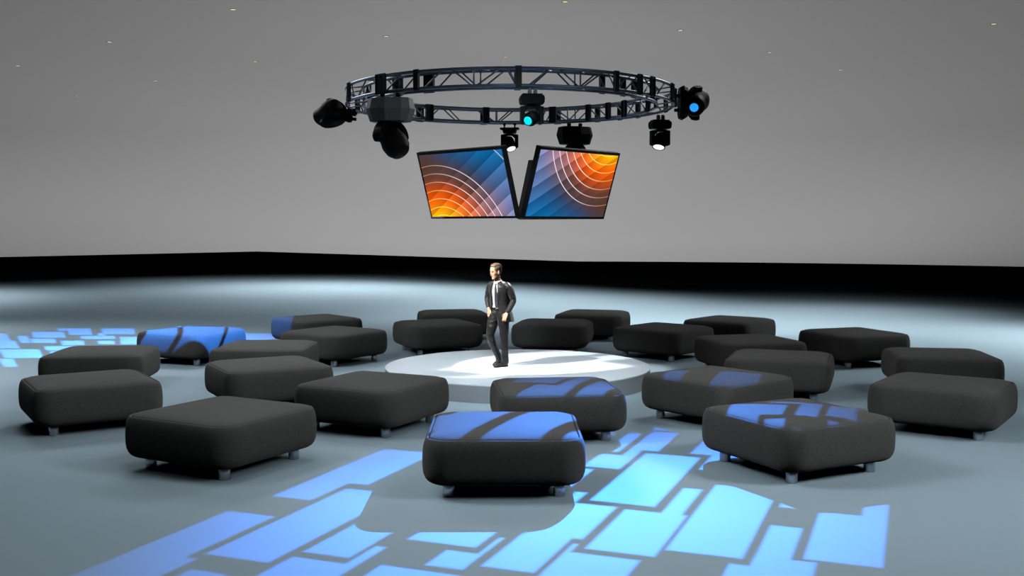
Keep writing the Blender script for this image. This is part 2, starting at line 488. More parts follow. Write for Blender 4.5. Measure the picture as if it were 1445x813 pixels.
I3 = Matrix.Identity(3)
front_lens = small_head((.275, 14.37, 4.625), 'small black stage light with a cyan lens at the front of the truss ring', R(8), (-.42, -.80, -.36), M_lensC, lens_r=.062, scale=.98)
rear_lens = small_head((-.045, 19.45, 4.64), 'small white-lensed stage light on two posts, by the left screen\'s top corner', R(-6), (.30, -.55, -1.), M_lensW, lens_r=.088, scale=.98, posts=True)
right_lens = small_head((2.545, 17.75, 4.612), 'small white-lensed stage light under the right end of the truss ring', R(12), (-.22, -.42, -1.), M_lensW, lens_r=.095, scale=1.02)
big_head((-1.755, 14.93, 4.62), Matrix.Rotation(R(-14), 3, 'Z'), 'large stage light with a grey housing at the ring\'s left front', (-.50, .45, .70), M_lensC, M_gry, lens_r=.10, pivot=.27, head_k=1.12)
hidden_lens = big_head((1.175, 19.35, 4.63), Matrix.Rotation(R(25), 3, 'Z'), 'large stage light at the rear, unlit side coloured black, just above the right screen', (-.62, -.80, -1.25), M_lensW, M_blk, base_scale=.97, lens_r=.085, pivot=.30)  # same housing as the grey one; rear shade put into its black
def sideways(phi, tilt=0.):
    """local -Z points outward from the ring at azimuth phi"""
    o_ = Vector((math.sin(R(phi)), -math.cos(R(phi)), tilt)).normalized()
    z_ = -o_; x_ = Vector((0, 0, 1)); x_ = (x_ - z_*x_.dot(z_)).normalized(); y_ = z_.cross(x_)
    return Matrix((x_, y_, z_)).transposed()
side_lens = big_head((2.72, 17.12, 4.77), sideways(91), 'large black stage light with a blue lens, mounted sideways on the ring\'s right end', (-.30, -.85, -.38), M_lensB, M_blk, base_scale=.82, lens_r=.072, pivot=.20, head_k=1.12, thick=.5)
left_lens = big_head((-2.58, 16.95, 4.535), sideways(-92, .12), 'large black stage light mounted sideways on the ring\'s left end', (-.66, .62, -.32), M_lensW, M_blk, base_scale=.34, lens_r=.085, pivot=.345, head_k=1.0)
lh = [o for o in bpy.data.objects if o.name.startswith('moving_head_light') and abs(o.location.x + 2.58) < .01][0]
bm = bmesh.new()
Mi = (Matrix.Translation(lh.location) @ lh.rotation_euler.to_matrix().to_4x4()).inverted()
for dy in (-.05, .05):
    add_box(bm, (-2.585, 16.95 + dy, 4.600), (.03, .02, .108), Mi, .003)
add_box(bm, (-2.585, 16.95, 4.548), (.04, .13, .02), Mi, .003)
obj('bracket', bm, M_blk, lh, smooth=False)

# ------------------------------------------------------------------ screens
def math_node(nt, op, a, b=None, c=None):
    n = nt.nodes.new('ShaderNodeMath'); n.operation = op
    for i, v in enumerate((a, b, c)):
        if v is None: continue
        if isinstance(v, (int, float)): n.inputs[i].default_value = v
        else: nt.links.new(v, n.inputs[i])
    return n.outputs[0]

def screen_material(name, flip):
    m = bpy.data.materials.new(name); m.use_nodes = True
    nt = m.node_tree; nt.nodes.clear()
    out = nt.nodes.new('ShaderNodeOutputMaterial'); em = nt.nodes.new('ShaderNodeEmission')
    nt.links.new(em.outputs[0], out.inputs['Surface'])
    uv = nt.nodes.new('ShaderNodeUVMap'); uv.uv_map = 'UVMap'
    sp = nt.nodes.new('ShaderNodeSeparateXYZ'); nt.links.new(uv.outputs[0], sp.inputs[0])
    u, v = sp.outputs[0], sp.outputs[1]
    if flip:
        u = math_node(nt, 'SUBTRACT', 1., u); v = math_node(nt, 'SUBTRACT', 1., v)
    MN = lambda op, a, b=None, c=None: math_node(nt, op, a, b, c)
    X = MN('MULTIPLY', u, 1.778)
    cx, cy = .268, -.535
    dx = MN('SUBTRACT', X, cx); dy = MN('SUBTRACT', v, cy)
    r = MN('SQRT', MN('ADD', MN('MULTIPLY', dx, dx), MN('MULTIPLY', dy, dy)))
    # radial colour
    cr = nt.nodes.new('ShaderNodeValToRGB'); nt.links.new(MN('DIVIDE', r, 2.2), cr.inputs[0])
    el = cr.color_ramp.elements
    stops = [(.50, '#ffd800'), (.64, '#ff9a08'), (.80, '#f8600a'), (.98, '#c04a14'), (1.16, '#6a4034'), (1.36, '#4a4048'), (1.52, '#2c4a70'), (1.78, '#125f97'), (2.1, '#0b6aa8')]
    while len(el) < len(stops): el.new(.5)
    for e, (p, c) in zip(el, stops): e.position = p/2.2; e.color = (*srgb(c), 1)
    # lavender / pink lift towards the lower right, in diagonal bands
    s = MN('ADD', MN('MULTIPLY', X, .51), MN('MULTIPLY', v, -.86))     # grows to the lower right
    bandk = MN('DIVIDE', MN('ADD', s, .62), .205)
    fr = MN('FRACT', bandk); fl = MN('FLOOR', bandk)
    lift = nt.nodes.new('ShaderNodeMapRange'); lift.interpolation_type = 'SMOOTHSTEP'
    nt.links.new(MN('ADD', s, MN('MULTIPLY', fr, -.19)), lift.inputs[0])
    lift.inputs[1].default_value = -.1; lift.inputs[2].default_value = .95; lift.inputs[3].default_value = 0.; lift.inputs[4].default_value = .85
    lav = nt.nodes.new('ShaderNodeMix'); lav.data_type = 'RGBA'
    far = nt.nodes.new('ShaderNodeMapRange'); nt.links.new(r, far.inputs[0]); far.inputs[1].default_value = .75; far.inputs[2].default_value = 1.6
    lc = nt.nodes.new('ShaderNodeMix'); lc.data_type = 'RGBA'
    nt.links.new(far.outputs[0], lc.inputs[0]); lc.inputs[6].default_value = (*srgb('#ff8a50'), 1); lc.inputs[7].default_value = (*srgb('#8c96c8'), 1)
    nt.links.new(lift.outputs[0], lav.inputs[0]); nt.links.new(cr.outputs[0], lav.inputs[6]); nt.links.new(lc.outputs[2], lav.inputs[7])
    # band contrast
    alt = MN('ADD', .70, MN('MULTIPLY', MN('SUBTRACT', 1., fr), .55))
    top_dark = nt.nodes.new('ShaderNodeMapRange'); nt.links.new(s, top_dark.inputs[0]); top_dark.inputs[1].default_value = -.55; top_dark.inputs[2].default_value = -.1; top_dark.inputs[3].default_value = 0.; top_dark.inputs[4].default_value = 1.
    k = MN('ADD', MN('MULTIPLY', MN('SUBTRACT', alt, 1.), top_dark.outputs[0]), 1.)
    sc = nt.nodes.new('ShaderNodeVectorMath'); sc.operation = 'SCALE'
    nt.links.new(lav.outputs[2], sc.inputs[0]); nt.links.new(k, sc.inputs['Scale'])
    br = nt.nodes.new('ShaderNodeMapRange'); br.interpolation_type = 'SMOOTHSTEP'; nt.links.new(X, br.inputs[0])
    br.inputs[1].default_value = .05; br.inputs[2].default_value = .75; br.inputs[3].default_value = .9; br.inputs[4].default_value = 0.
    bg = nt.nodes.new('ShaderNodeMapRange'); nt.links.new(r, bg.inputs[0]); bg.inputs[1].default_value = 1.05; bg.inputs[2].default_value = 1.35
    bmx = nt.nodes.new('ShaderNodeMix'); bmx.data_type = 'RGBA'
    nt.links.new(MN('MULTIPLY', br.outputs[0], bg.outputs[0]), bmx.inputs[0]); nt.links.new(sc.outputs[0], bmx.inputs[6]); bmx.inputs[7].default_value = (*srgb('#53392f'), 1)
    # rings: r = .56 + .133 k, plus one far ring
    rk = MN('DIVIDE', MN('SUBTRACT', r, .56), .133)
    d = MN('ABSOLUTE', MN('SUBTRACT', MN('FRACT', MN('ADD', rk, .5)), .5))
    line = nt.nodes.new('ShaderNodeMapRange'); nt.links.new(MN('MULTIPLY', d, .133), line.inputs[0])
    line.inputs[1].default_value = .0035; line.inputs[2].default_value = .0085; line.inputs[3].default_value = 1.; line.inputs[4].default_value = 0.
    inr = MN('MULTIPLY', MN('LESS_THAN', r, 1.42), MN('GREATER_THAN', r, .5))
    l1 = MN('MULTIPLY', line.outputs[0], inr)
    d2 = MN('ABSOLUTE', MN('SUBTRACT', r, 2.045))
    line2 = nt.nodes.new('ShaderNodeMapRange'); nt.links.new(d2, line2.inputs[0]); line2.inputs[1].default_value = .005; line2.inputs[2].default_value = .011; line2.inputs[3].default_value = 0. if flip else .55; line2.inputs[4].default_value = 0.
    ln = MN('MAXIMUM', l1, line2.outputs[0])
    # line brightness grows to the lower right; left tips stay tinted
    la = nt.nodes.new('ShaderNodeMapRange'); nt.links.new(s, la.inputs[0]); la.inputs[1].default_value = -.55; la.inputs[2].default_value = .2; la.inputs[3].default_value = .5; la.inputs[4].default_value = 1.
    add = nt.nodes.new('ShaderNodeMix'); add.data_type = 'RGBA'
    nt.links.new(MN('MULTIPLY', ln, la.outputs[0]), add.inputs[0]); nt.links.new(bmx.outputs[2], add.inputs[6])
    wl = nt.nodes.new('ShaderNodeMix'); wl.data_type = 'RGBA'
    wf = nt.nodes.new('ShaderNodeMapRange'); nt.links.new(r, wf.inputs[0]); wf.inputs[1].default_value = .6; wf.inputs[2].default_value = 1.1
    nt.links.new(wf.outputs[0], wl.inputs[0]); wl.inputs[6].default_value = (1., .85, .12, 1); wl.inputs[7].default_value = (.93, .95, 1., 1)
    wx = nt.nodes.new('ShaderNodeMapRange'); nt.links.new(X, wx.inputs[0]); wx.inputs[1].default_value = .15; wx.inputs[2].default_value = .85
    wt = nt.nodes.new('ShaderNodeMix'); wt.data_type = 'RGBA'
    nt.links.new(wx.outputs[0], wt.inputs[0]); wt.inputs[6].default_value = (.85, .36, .16, 1); wt.inputs[7].default_value = (.93, .95, 1., 1)
    nt.links.new(wt.outputs[2], wl.inputs[7])
    nt.links.new(wl.outputs[2], add.inputs[7])
    nt.links.new(add.outputs[2], em.inputs['Color']); em.inputs['Strength'].default_value = 1.
    return m
M_scA = screen_material('screen_picture', False); M_scB = screen_material('screen_picture_turned', True)

def screen(c, az, tilt, wd, ht, label, m):
    az, tilt = R(az), R(tilt)
    nrm = Vector((math.cos(az)*math.cos(tilt), math.sin(az)*math.cos(tilt), -math.sin(tilt)))
    rt = Vector((-math.sin(az), math.cos(az), 0)); up = nrm.cross(rt)
    e = empty('display_screen', c)
    e.rotation_euler = Matrix(((rt.x, up.x, nrm.x), (rt.y, up.y, nrm.y), (rt.z, up.z, nrm.z))).to_euler()
    tag(e, label, 'screen', 'screens under the truss ring')
    bm = bmesh.new(); bl, br, btm, tp_, dep = .028, .028, .035, .045, .07
    add_box(bm, (0, ht/2, -dep/2 - .006), (wd, ht, dep), None, .004)             # rear case
    for cc, ss in (((0, btm/2, 0), (wd, btm, .02)), ((0, ht - tp_/2, 0), (wd, tp_, .02)), ((-wd/2+bl/2, ht/2, 0), (bl, ht, .02)), ((wd/2-br/2, ht/2, 0), (br, ht, .02))):
        add_box(bm, cc, ss, None, .003)
    obj('frame', bm, M_bezel, e, smooth=False)
    bm = bmesh.new()
    x0, x1, y0, y1 = -wd/2+bl, wd/2-br, btm, ht-tp_
    v = [bm.verts.new(p) for p in ((x0, y0, .002), (x1, y0, .002), (x1, y1, .002), (x0, y1, .002))]
    f = bm.faces.new(v); ul = bm.loops.layers.uv.new('UVMap')
    for l, t in zip(f.loops, ((0, 0), (1, 0), (1, 1), (0, 1))): l[ul].uv = t
    me = bpy.data.meshes.new('panel'); bm.to_mesh(me); bm.free(); me.materials.append(m)
    obj('panel', me, None, e, label='lit picture of orange and blue diagonal bands with thin white arcs')
    bm = bmesh.new()
    add_box(bm, (0, ht*.45, -dep - .035), (wd*.42, ht*.5, .06), None, .01)
    add_box(bm, (0, ht*.45, -dep - .075), (wd*.2, ht*.3, .03), None, .005)
    obj('rear_mount', bm, M_bezel, e, smooth=False)
    return e
screen((-.61, 15.912, 2.854), -135.01, 16.15, 1.949, 1.09, 'left tilted video screen, orange glow in its lower left corner', M_scA)
screen((.834, 16.108, 2.852), -42.06, 17.2, 1.988, 1.107, 'right tilted video screen, orange glow in its upper right corner', M_scB)
screen((.82, 17.80, 2.852), 45., 16.5, 1.96, 1.10, 'black-backed screen seen from behind through the gap between the two lit screens', M_scA)

# ------------------------------------------------------------------ lights over the seating
def spot(name, loc, tgt, watts, half, rad=.6, blend=1., col=(1, 1, 1)):
    l = bpy.data.lights.new(name, 'SPOT'); l.energy = watts; l.spot_size = 2*half; l.spot_blend = blend
    l.shadow_soft_size = rad; l.color = col
    o = bpy.data.objects.new(name, l); COL.objects.link(o); o.location = loc
    d = Vector(tgt) - Vector(loc)
    o.rotation_euler = d.to_track_quat('-Z', 'Y').to_euler()
    return o
RIG = [((-15,26,6.5,-15,26,0.5),17),
((-9,14,6.5,-5,23,0.5),31.2),
((-6,11,6.5,3,11,0.5),37),
((-6,14,6.5,-2,18,0.5),16.1),
((-3,11,6.5,-3,11,0.5),5.8),
((-3,11,6.5,6,15,0.5),30.8),
((0,8,6.5,-9,17,0.5),13.6),
((3,8,6.5,-6,-1,1.1),23.4),
((3,11,6.5,-6,15,0.5),14.3),
((6,5,6.5,2,14,0.5),11),
((12,17,6.5,8,17,0.5),7.5),
((18,23,6.5,14,23,0.8),138.5),
((-12,23,9.5,-12,14,0.5),77.5),
((-9,23,9.5,0,14,0.5),44.2),
((-6,14,9.5,-15,18,0.5),120.2),
((-6,17,9.5,-6,26,0.5),15.8),
((-6,26,9.5,-15,17,1.1),64.5),
((0,2,9.5,-4,11,0.5),4.8),
((3,26,9.5,3,26,0.5),10.8),
((6,23,9.5,-3,14,0.5),58.5),
((15,5,9.5,6,9,0.5),135.7),
((-13.46,52.62,10.5,-17.12,47.88,0.6),8.6),
((-24.44,38.4,10.5,-26.27,36.03,1),184.4),
((-12.13,47.81,10.5,-12.13,47.81,0.8),29.2),
((-17.62,40.7,10.5,-17.62,40.7,0.6),9),
((-8.72,48.96,10.5,-8.72,48.96,0.6),16.2),
((-8.72,48.96,10.5,-5.06,53.7,0.6),1.8),
((-7.14,47.74,10.5,-8.97,45.37,0.6),71.4),
((-2.4,44.08,10.5,-6.06,39.34,1),144),
((2.09,36.83,10.5,2.09,36.83,0.6),68.3),
((-1.82,28.5,10.5,0.01,30.87,0.6),69.3),
((2.92,24.84,10.5,6.58,29.58,0.6),152.6),
((11.82,33.1,10.5,9.99,30.73,0.6),38.8),
((6.08,22.4,10.5,4.25,20.03,0.6),6.9)]
for (x, y, z, tx, ty, ha), I in RIG:
    spot('house_spot', (x, y, z), (tx, ty, 0), I*39.5, ha, 1.3 if z < 8 else 2.0)

spot('added_stage_fill', (0, 9.5, 6.5), (.1, 17.75, .286), 1900, R(14), .4, .35, (.88, .97, 1.04))  # added fill without a fixture, lightens the deck
# the three white lights on the man
spot('beam_left', (-3.05, 15.5, 4.4), (.45, 18.15, .286), 3000, R(13.2), .05, .22, (1, .98, .95))
spot('beam_right', right_lens, (-.45, 17.6, .286), 700, R(8), .05, .2, (1, 1, 1))
spot('beam_rear', hidden_lens, (-.48, 17.25, .286), 1400, R(9), .05, .2, (.96, .98, 1))

# ------------------------------------------------------------------ pattern wheels (gobos) of the two blue lights
GOBO = [(.482,.642,.338,.878),(.730,.886,.62,1.174),(.902,.974,.92,1.16),(.862,1.022,1.205,1.36),(.90,1.022,1.14,1.24),(.990,1.140,.775,1.131),(1.08,1.14,.66,.82),
(.775,.955,.49,.66),(.985,1.055,.42,.655),(.885,1.055,.42,.462),(1.072,1.16,.42,.62),(.42,.505,-.16,.015),(.62,.78,-.19,.085),
(-.251,-.119,1.256,1.8),(-.16,-.091,1.554,1.8),(-.103,.050,.986,1.53),(-.232,-.119,.56,1.118),(-.16,-.066,.56,.946),(.068,.178,.75,1.448),(.015,.178,.75,1.0),(.03,.09,.95,1.19),(.184,.214,1.358,1.5),(.066,.214,1.475,1.62),
(.223,.38,.62,1.30),(.394,.41,1.215,1.43),(.327,.41,1.328,1.43),(.428,.54,1.0,1.397),(.428,.562,.905,1.17),(.428,.462,.81,.96),(.579,.726,.915,1.225),(.662,.714,.68,.96),(.548,.705,1.25,1.42),(.548,.564,1.198,1.26),
(.428,.516,.03,.312),(.428,.470,.26,.558),(.365,.470,.39,.558),(.365,.412,.08,.362),(.60,.75,.10,.305),(.66,.75,.28,.482),(.36,.407,.578,.80),(.25,.417,1.455,1.6),(-.07,.02,1.607,1.8),(.902,.97,.70,.775),
(-.05,.122,.10,.350),(.06,.212,.378,.595),(.14,.205,.05,.55),(.240,.335,.10,.56)]
GOBO2 = [(-0.919,-0.888,0.647,0.773),(-0.888,-0.818,0.647,0.725),(-0.877,-0.786,0.738,0.842),(-0.778,-0.711,0.788,0.902),(-0.805,-0.758,0.854,0.903),(-0.686,-0.592,0.802,0.902),(-0.7,-0.674,0.775,0.823),(-0.749,-0.649,0.717,0.775),(-0.705,-0.653,0.625,0.69),(-0.808,-0.741,0.608,0.692),(-0.988,-0.873,0.369,0.538),(-1.005,-0.96,0.194,0.359),(-0.86,-0.748,0.513,0.594),(-1.027,-0.939,0.68,0.808),(-0.998,-0.926,0.553,0.691),(-0.64,-0.567,0.624,0.759),(-0.56,-0.446,0.69,0.838),(-0.635,-0.512,0.398,0.608),(-0.498,-0.36,0.445,0.657),(-0.64,-0.53,0.183,0.381),(-0.514,-0.356,0.196,0.422),(-0.351,-0.224,0.467,0.668),(-0.731,-0.661,0.375,0.58),(-0.347,-0.205,0.232,0.445),(-0.85,-0.752,0.304,0.496),(-0.394,-0.281,0.678,0.837),(-0.29,-0.115,0.549,0.826)]
def gobo_light(name, loc, rotm, rects, watts, col, cen, rad0, rad1, soft, half, floor_=0.):
    l = bpy.data.lights.new(name, 'SPOT'); l.energy = watts; l.spot_size = 2*half; l.spot_blend = .05; l.shadow_soft_size = .004
    o = bpy.data.objects.new(name, l); COL.objects.link(o); o.location = loc; o.rotation_euler = rotm.to_euler()
    l.use_nodes = True; nt = l.node_tree; nt.nodes.clear()
    out = nt.nodes.new('ShaderNodeOutputLight'); em = nt.nodes.new('ShaderNodeEmission'); nt.links.new(em.outputs[0], out.inputs[0])
    tc = nt.nodes.new('ShaderNodeTexCoord'); sp = nt.nodes.new('ShaderNodeSeparateXYZ'); nt.links.new(tc.outputs['Normal'], sp.inputs[0])
    MN = lambda op, a, b=None, c=None: math_node(nt, op, a, b, c)
    nz = MN('ABSOLUTE', sp.outputs[2])
    sg = MN('SIGN', sp.outputs[2])
    u = MN('DIVIDE', MN('MULTIPLY', sp.outputs[0], -1.), sp.outputs[2]); v = MN('DIVIDE', MN('MULTIPLY', sp.outputs[1], -1.), sp.outputs[2])
    acc = None
    for u0, u1, v0, v1 in rects:
        du = MN('SUBTRACT', (u1-u0)/2, MN('ABSOLUTE', MN('SUBTRACT', u, (u0+u1)/2)))
        dv = MN('SUBTRACT', (v1-v0)/2, MN('ABSOLUTE', MN('SUBTRACT', v, (v0+v1)/2)))
        d = MN('MINIMUM', du, dv)
        acc = d if acc is None else MN('MAXIMUM', acc, d)
    mr = nt.nodes.new('ShaderNodeMapRange'); mr.interpolation_type = 'SMOOTHSTEP'; nt.links.new(acc, mr.inputs[0])
    mr.inputs[1].default_value = -soft*.35; mr.inputs[2].default_value = soft
    a = MN('SUBTRACT', u, cen[0]); b = MN('SUBTRACT', v, cen[1])
    rr = MN('SQRT', MN('ADD', MN('MULTIPLY', a, a), MN('MULTIPLY', b, b)))
    fo = nt.nodes.new('ShaderNodeMapRange'); fo.interpolation_type = 'SMOOTHSTEP'; nt.links.new(rr, fo.inputs[0])
    fo.inputs[1].default_value = rad0; fo.inputs[2].default_value = rad1; fo.inputs[3].default_value = 1.; fo.inputs[4].default_value = floor_
    k = MN('MULTIPLY', mr.outputs[0], fo.outputs[0])
    nt.links.new(k, em.inputs['Strength']); em.inputs['Color'].default_value = (*col, 1)
    return o
BLUE = (.05, .265, 1.)
# front beam: leaves the blue lens of the side-mounted light; pattern squared to the floor
al = R(-21.53)
rr = Vector((math.cos(al), math.sin(al), 0)); vv = Vector((math.sin(al), -math.cos(al), 0)); zz = Vector((0, 0, 1))
# local x = u axis, local y = -v axis, the light looks straight down its -z
rot = Matrix((rr, -vv, zz)).transposed()
PF = side_lens
def shift(p, ax): return (Vector((.224, 14.35, 0)) - Vector((PF.x, PF.y, 0))).dot(ax)
su, sv, sk = shift(0, rr)/PF.z, shift(0, vv)/PF.z, 4.28/PF.z
G1 = [(a*sk+su, b*sk+su, c*sk+sv, d_*sk+sv) for a, b, c, d_ in GOBO]
G1 = [(a, b, -d_, -c) for a, b, c, d_ in G1]
cen1 = (.52*sk+su, -(1.15*sk+sv))
gobo_light('pattern_beam_front', tuple(PF), rot, G1, 29000, BLUE, cen1, .0, 1.05, .010, R(75), .06)
# left beam
yaw, pit, rol = R(-16.7671), R(66.07554), R(-10.7263)
d = Vector((math.sin(yaw)*math.cos(pit), math.cos(yaw)*math.cos(pit), -math.sin(pit)))
r0 = d.cross(zz).normalized(); u0 = r0.cross(d)
xr = r0*math.cos(rol) + u0*math.sin(rol); yr = -r0*math.sin(rol) + u0*math.cos(rol)
rot = Matrix((xr, yr, -d)).transposed()
gobo_light('pattern_beam_left', tuple(left_lens), rot, GOBO2, 38000, BLUE, (-.74, .62), .0, .82, .008, R(75))

#PERSON#
# ------------------------------------------------------------------ the man on the stage
MX, MY, MZ = -.205, 17.79, SH
M_skin = material('skin', srgb('#c99a7e'), .55, spec=.3, noise=(14, .06))
M_hair = material('light_brown_hair', srgb('#6d5a4c'), .6, spec=.3, noise=(60, .25), bump=(120, .6))
M_suit = material('charcoal_suit_cloth', (.009, .0086, .0092), .46, spec=.2, noise=(60, .15), bump=(16, .5), sheen=.15)
M_trou = material('charcoal_trouser_cloth', (.007, .0064, .0066), .45, spec=.18, noise=(60, .15), bump=(14, .6), sheen=.1)
M_shirt = material('white_shirt_cloth', (.72, .74, .82), .8, spec=.1, noise=(30, .05), bump=(25, .3))
M_tie = material('dark_grey_tie', (.028, .028, .038), .5, spec=.3, noise=(90, .2))
M_shoe = material('black_shoe_leather', (.014, .0135, .0135), .4, spec=.25, noise=(40, .1))
M_belt = material('black_belt_leather', (.01, .01, .01), .4, spec=.4, noise=(40, .1))
M_eye = material('dark_eye', (.02, .016, .014), .2, spec=.5, noise=(40, .1))
M_lip = material('lip', srgb('#a5695c'), .5, spec=.3, noise=(40, .05))
M_buck = material('belt_buckle_metal', (.5, .5, .48), .3, metal=1., noise=(40, .05))
F_ = Vector((-.59, -.807, 0)).normalized()      # chest faces left and to the viewer
S_ = Vector((-F_.y, F_.x, 0))                   # towards his own left (right in the picture)
U_ = Vector((0, 0, 1))

def oval(c, ax, ay, a, b, n=28, p=2.3):
    out = []
    for i in range(n):
        t = 2*PI*i/n
        ct, s_ = math.cos(t), math.sin(t)
        out.append(Vector(c) + ax*a*math.copysign(abs(ct)**(2/p), ct) + ay*b*math.copysign(abs(s_)**(2/p), s_))
    return out

def spline(pts, n):
    """catmull-rom through tuples"""
    P = [pts[0]] + list(pts) + [pts[-1]]
    out = []
    m = len(pts) - 1
    for k in range(m):
        p0, p1, p2, p3 = P[k], P[k+1], P[k+2], P[k+3]
        for i in range(n):
            t = i/n
            out.append([.5*(2*b + (c-a)*t + (2*a-5*b+4*c-d)*t*t + (-a+3*b-3*c+d)*t**3) for a, b, c, d in zip(p0, p1, p2, p3)])
    out.append(list(pts[-1]))
    return out

def limb(bm, pts, n=16, seg=7, squash=1.):
    """pts: (x,y,z,r) ; smooth tapering tube with rounded ends"""
    q = spline(pts, seg)
    C = [Vector(p[:3]) for p in q]; rad = [p[3] for p in q]
    rings = []
    ref = Vector((.3, -1, .1)).normalized()
    for i, c in enumerate(C):
        t = (C[min(i+1, len(C)-1)] - C[max(i-1, 0)]).normalized()
        x = (ref - t*ref.dot(t)).normalized(); y = t.cross(x); ref = x
        rings.append((c, x, y, t, rad[i]))
    out = []
    c, x, y, t, r = rings[0]
    for h, k in ((-.8, .55), (-.45, .88)): out.append([c + t*h*r*.6 + (x*math.cos(2*PI*j/n) + y*squash*math.sin(2*PI*j/n))*r*k for j in range(n)])
    for c, x, y, t, r in rings: out.append([c + (x*math.cos(2*PI*j/n) + y*squash*math.sin(2*PI*j/n))*r for j in range(n)])
    for h, k in ((.45, .88), (.8, .55)): out.append([c + t*h*r*.6 + (x*math.cos(2*PI*j/n) + y*squash*math.sin(2*PI*j/n))*r*k for j in range(n)])
    loft(bm, out)

def ell(bm, c, ax, ay, az, n=14):
    t = bmesh.new(); bmesh.ops.create_uvsphere(t, u_segments=n*2, v_segments=n, radius=1)
    for v in t.verts: v.co = Vector(c) + Vector(ax)*v.co.x + Vector(ay)*v.co.y + Vector(az)*v.co.z
    me = bpy.data.meshes.new('t'); t.to_mesh(me); t.free(); bm.from_mesh(me); bpy.data.meshes.remove(me)

from mathutils import noise as mnoise
def wrinkle(bm, a1, f1, a2, f2, skip=None):
    bm.normal_update()
    mv = []
    for v in bm.verts:
        p = v.co
        n1 = mnoise.noise(Vector((p.x*f1, p.y*f1, p.z*f1*.55 + p.x*f1*.5)))
        n2 = mnoise.noise(Vector((p.x*f2*.7 + 7, p.y*f2*.7, p.z*f2 + 3)))
        n1 = 1 - 2*abs(n1); 
        mv.append(v.normal*(a1*(n1 - .4) + a2*n2))
    for v, d in zip(bm.verts, mv): v.co += d

# torso stations: z, centre offset, half width, half depth
def station(z):
    T = [(.80, .035, .005, .20, .132), (.90, .022, .0, .193, .125), (1.0, .010, .0, .180, .116), (1.10, .002, .0, .172, .112), (1.20, -.006, .0, .178, .114),
         (1.32, -.014, .0, .190, .12), (1.39, -.018, .004, .190, .112), (1.43, -.022, .008, .172, .100), (1.465, -.028, .012, .125, .080), (1.50, -.034, .015, .074, .062)]
    for a, b in zip(T[:-1], T[1:]):
        if a[0] <= z <= b[0]:
            k = (z-a[0])/(b[0]-a[0])
            return [p + (q-p)*k for p, q in zip(a, b)]
    return list(T[0] if z < T[0][0] else T[-1])
def front_pt(z, fs, out=0.):
    """point on the chest surface, fs metres to his left of the middle"""
    _, cx, cy, a, b = station(z)
    a += out; b += out
    k = min(.999, abs(fs)/a)
    return Vector((cx, cy, z)) + S_*fs + F_*b*(1 - k**2.3)**(1/2.3)

# --- head frame
HC_ = Vector((-.072, -.025, 1.660))
hf = Vector((-.86, -.50, -.20)).normalized()
hr = hf.cross(Vector((.10, .0, 1))).normalized()       # his right... picture-left/back side
hu = hr.cross(hf).normalized()
if hu.z < 0: hu = -hu
def hp(f, s, u): return HC_ + hf*f + hr*s + hu*u

body = bmesh.new()
HS = [(-.128,.058,.018,.018),(-.122,.055,.03,.032),(-.105,.045,.048,.047),(-.08,.03,.064,.057),(-.05,.017,.078,.064),(-.02,.008,.089,.069),(.01,.003,.096,.072),(.045,-.002,.099,.0745),(.075,-.005,.095,.072),(.10,-.008,.081,.062),(.118,-.01,.058,.045),(.128,-.012,.03,.024)]
loft(body, [[hp(c + d*math.copysign(abs(math.cos(t))**.92, math.cos(t)), w_*math.copysign(abs(math.sin(t))**.92, math.sin(t)), u) for t in [2*PI*i/28 for i in range(28)]] for u, c, d, w_ in HS])
# nose, brow, cheeks, chin, ears
loft(body, [[hp(*p) for p in ((.085,-.010,.030),(.104,0,.032),(.085,.010,.030),(.07,0,.03))], [hp(*p) for p in ((.088,-.013,.0),(.118,0,.0),(.088,.013,.0),(.07,0,.0))], [hp(*p) for p in ((.086,-.019,-.025),(.130,0,-.022),(.086,.019,-.025),(.07,0,-.02))], [hp(*p) for p in ((.084,-.015,-.036),(.112,0,-.038),(.084,.015,-.036),(.07,0,-.036))]])
ell(body, hp(.088, .032, .032), hf*.009, hr*.026, hu*.007); ell(body, hp(.088, -.032, .032), hf*.009, hr*.026, hu*.007)
ell(body, hp(.057, .040, -.022), hf*.028, hr*.026, hu*.034); ell(body, hp(.057, -.040, -.022), hf*.028, hr*.026, hu*.034)
ell(body, hp(.080, 0, -.105), hf*.016, hr*.02, hu*.016)
ell(body, hp(.086, 0, -.058), hf*.016, hr*.026, hu*.014)
for s in (1, -1):
    ell(body, hp(-.012, .076*s, -.008), (hf*.017 + hu*.006), hr*.012*s, hu*.031)
    ell(body, hp(-.004, .080*s, -.030), hf*.009, hr*.009*s, hu*.012)
limb(body, [(-.060, .012, 1.60, .058), (-.048, .018, 1.53, .056), (-.036, .018, 1.46, .066)], 18)
# trunk, arms and legs under the clothes
loft(body, [oval((station(z)[1], station(z)[2], z), S_, F_, station(z)[3]*.86, station(z)[4]*.84) for z in (.86, .95, 1.05, 1.15, 1.25, 1.34, 1.41, 1.45, 1.475)])
LW = Vector((.118, -.215, .955)); RW = Vector((-.200, .000, 1.005))
limb(body, [(.115, -.085, 1.40, .045), (.185, -.115, 1.29, .045), (.225, -.105, 1.17, .042), (.180, -.165, 1.05, .036), (*LW, .027)], 14)
limb(body, [(-.14, .085, 1.40, .045), (-.197, .13, 1.29, .045), (-.225, .130, 1.175, .042), (-.215, .06, 1.08, .036), (*RW, .028)], 14)
limb(body, [(-.085, .05, .92, .085), (-.135, .0, .74, .075), (-.168, -.045, .535, .054), (-.10, .035, .33, .05), (-.028, .098, .12, .038)], 14)
limb(body, [(.045, -.06, .92, .085), (.062, -.085, .72, .075), (.072, -.095, .50, .054), (.078, -.08, .30, .05), (.082, -.065, .11, .038)], 14)
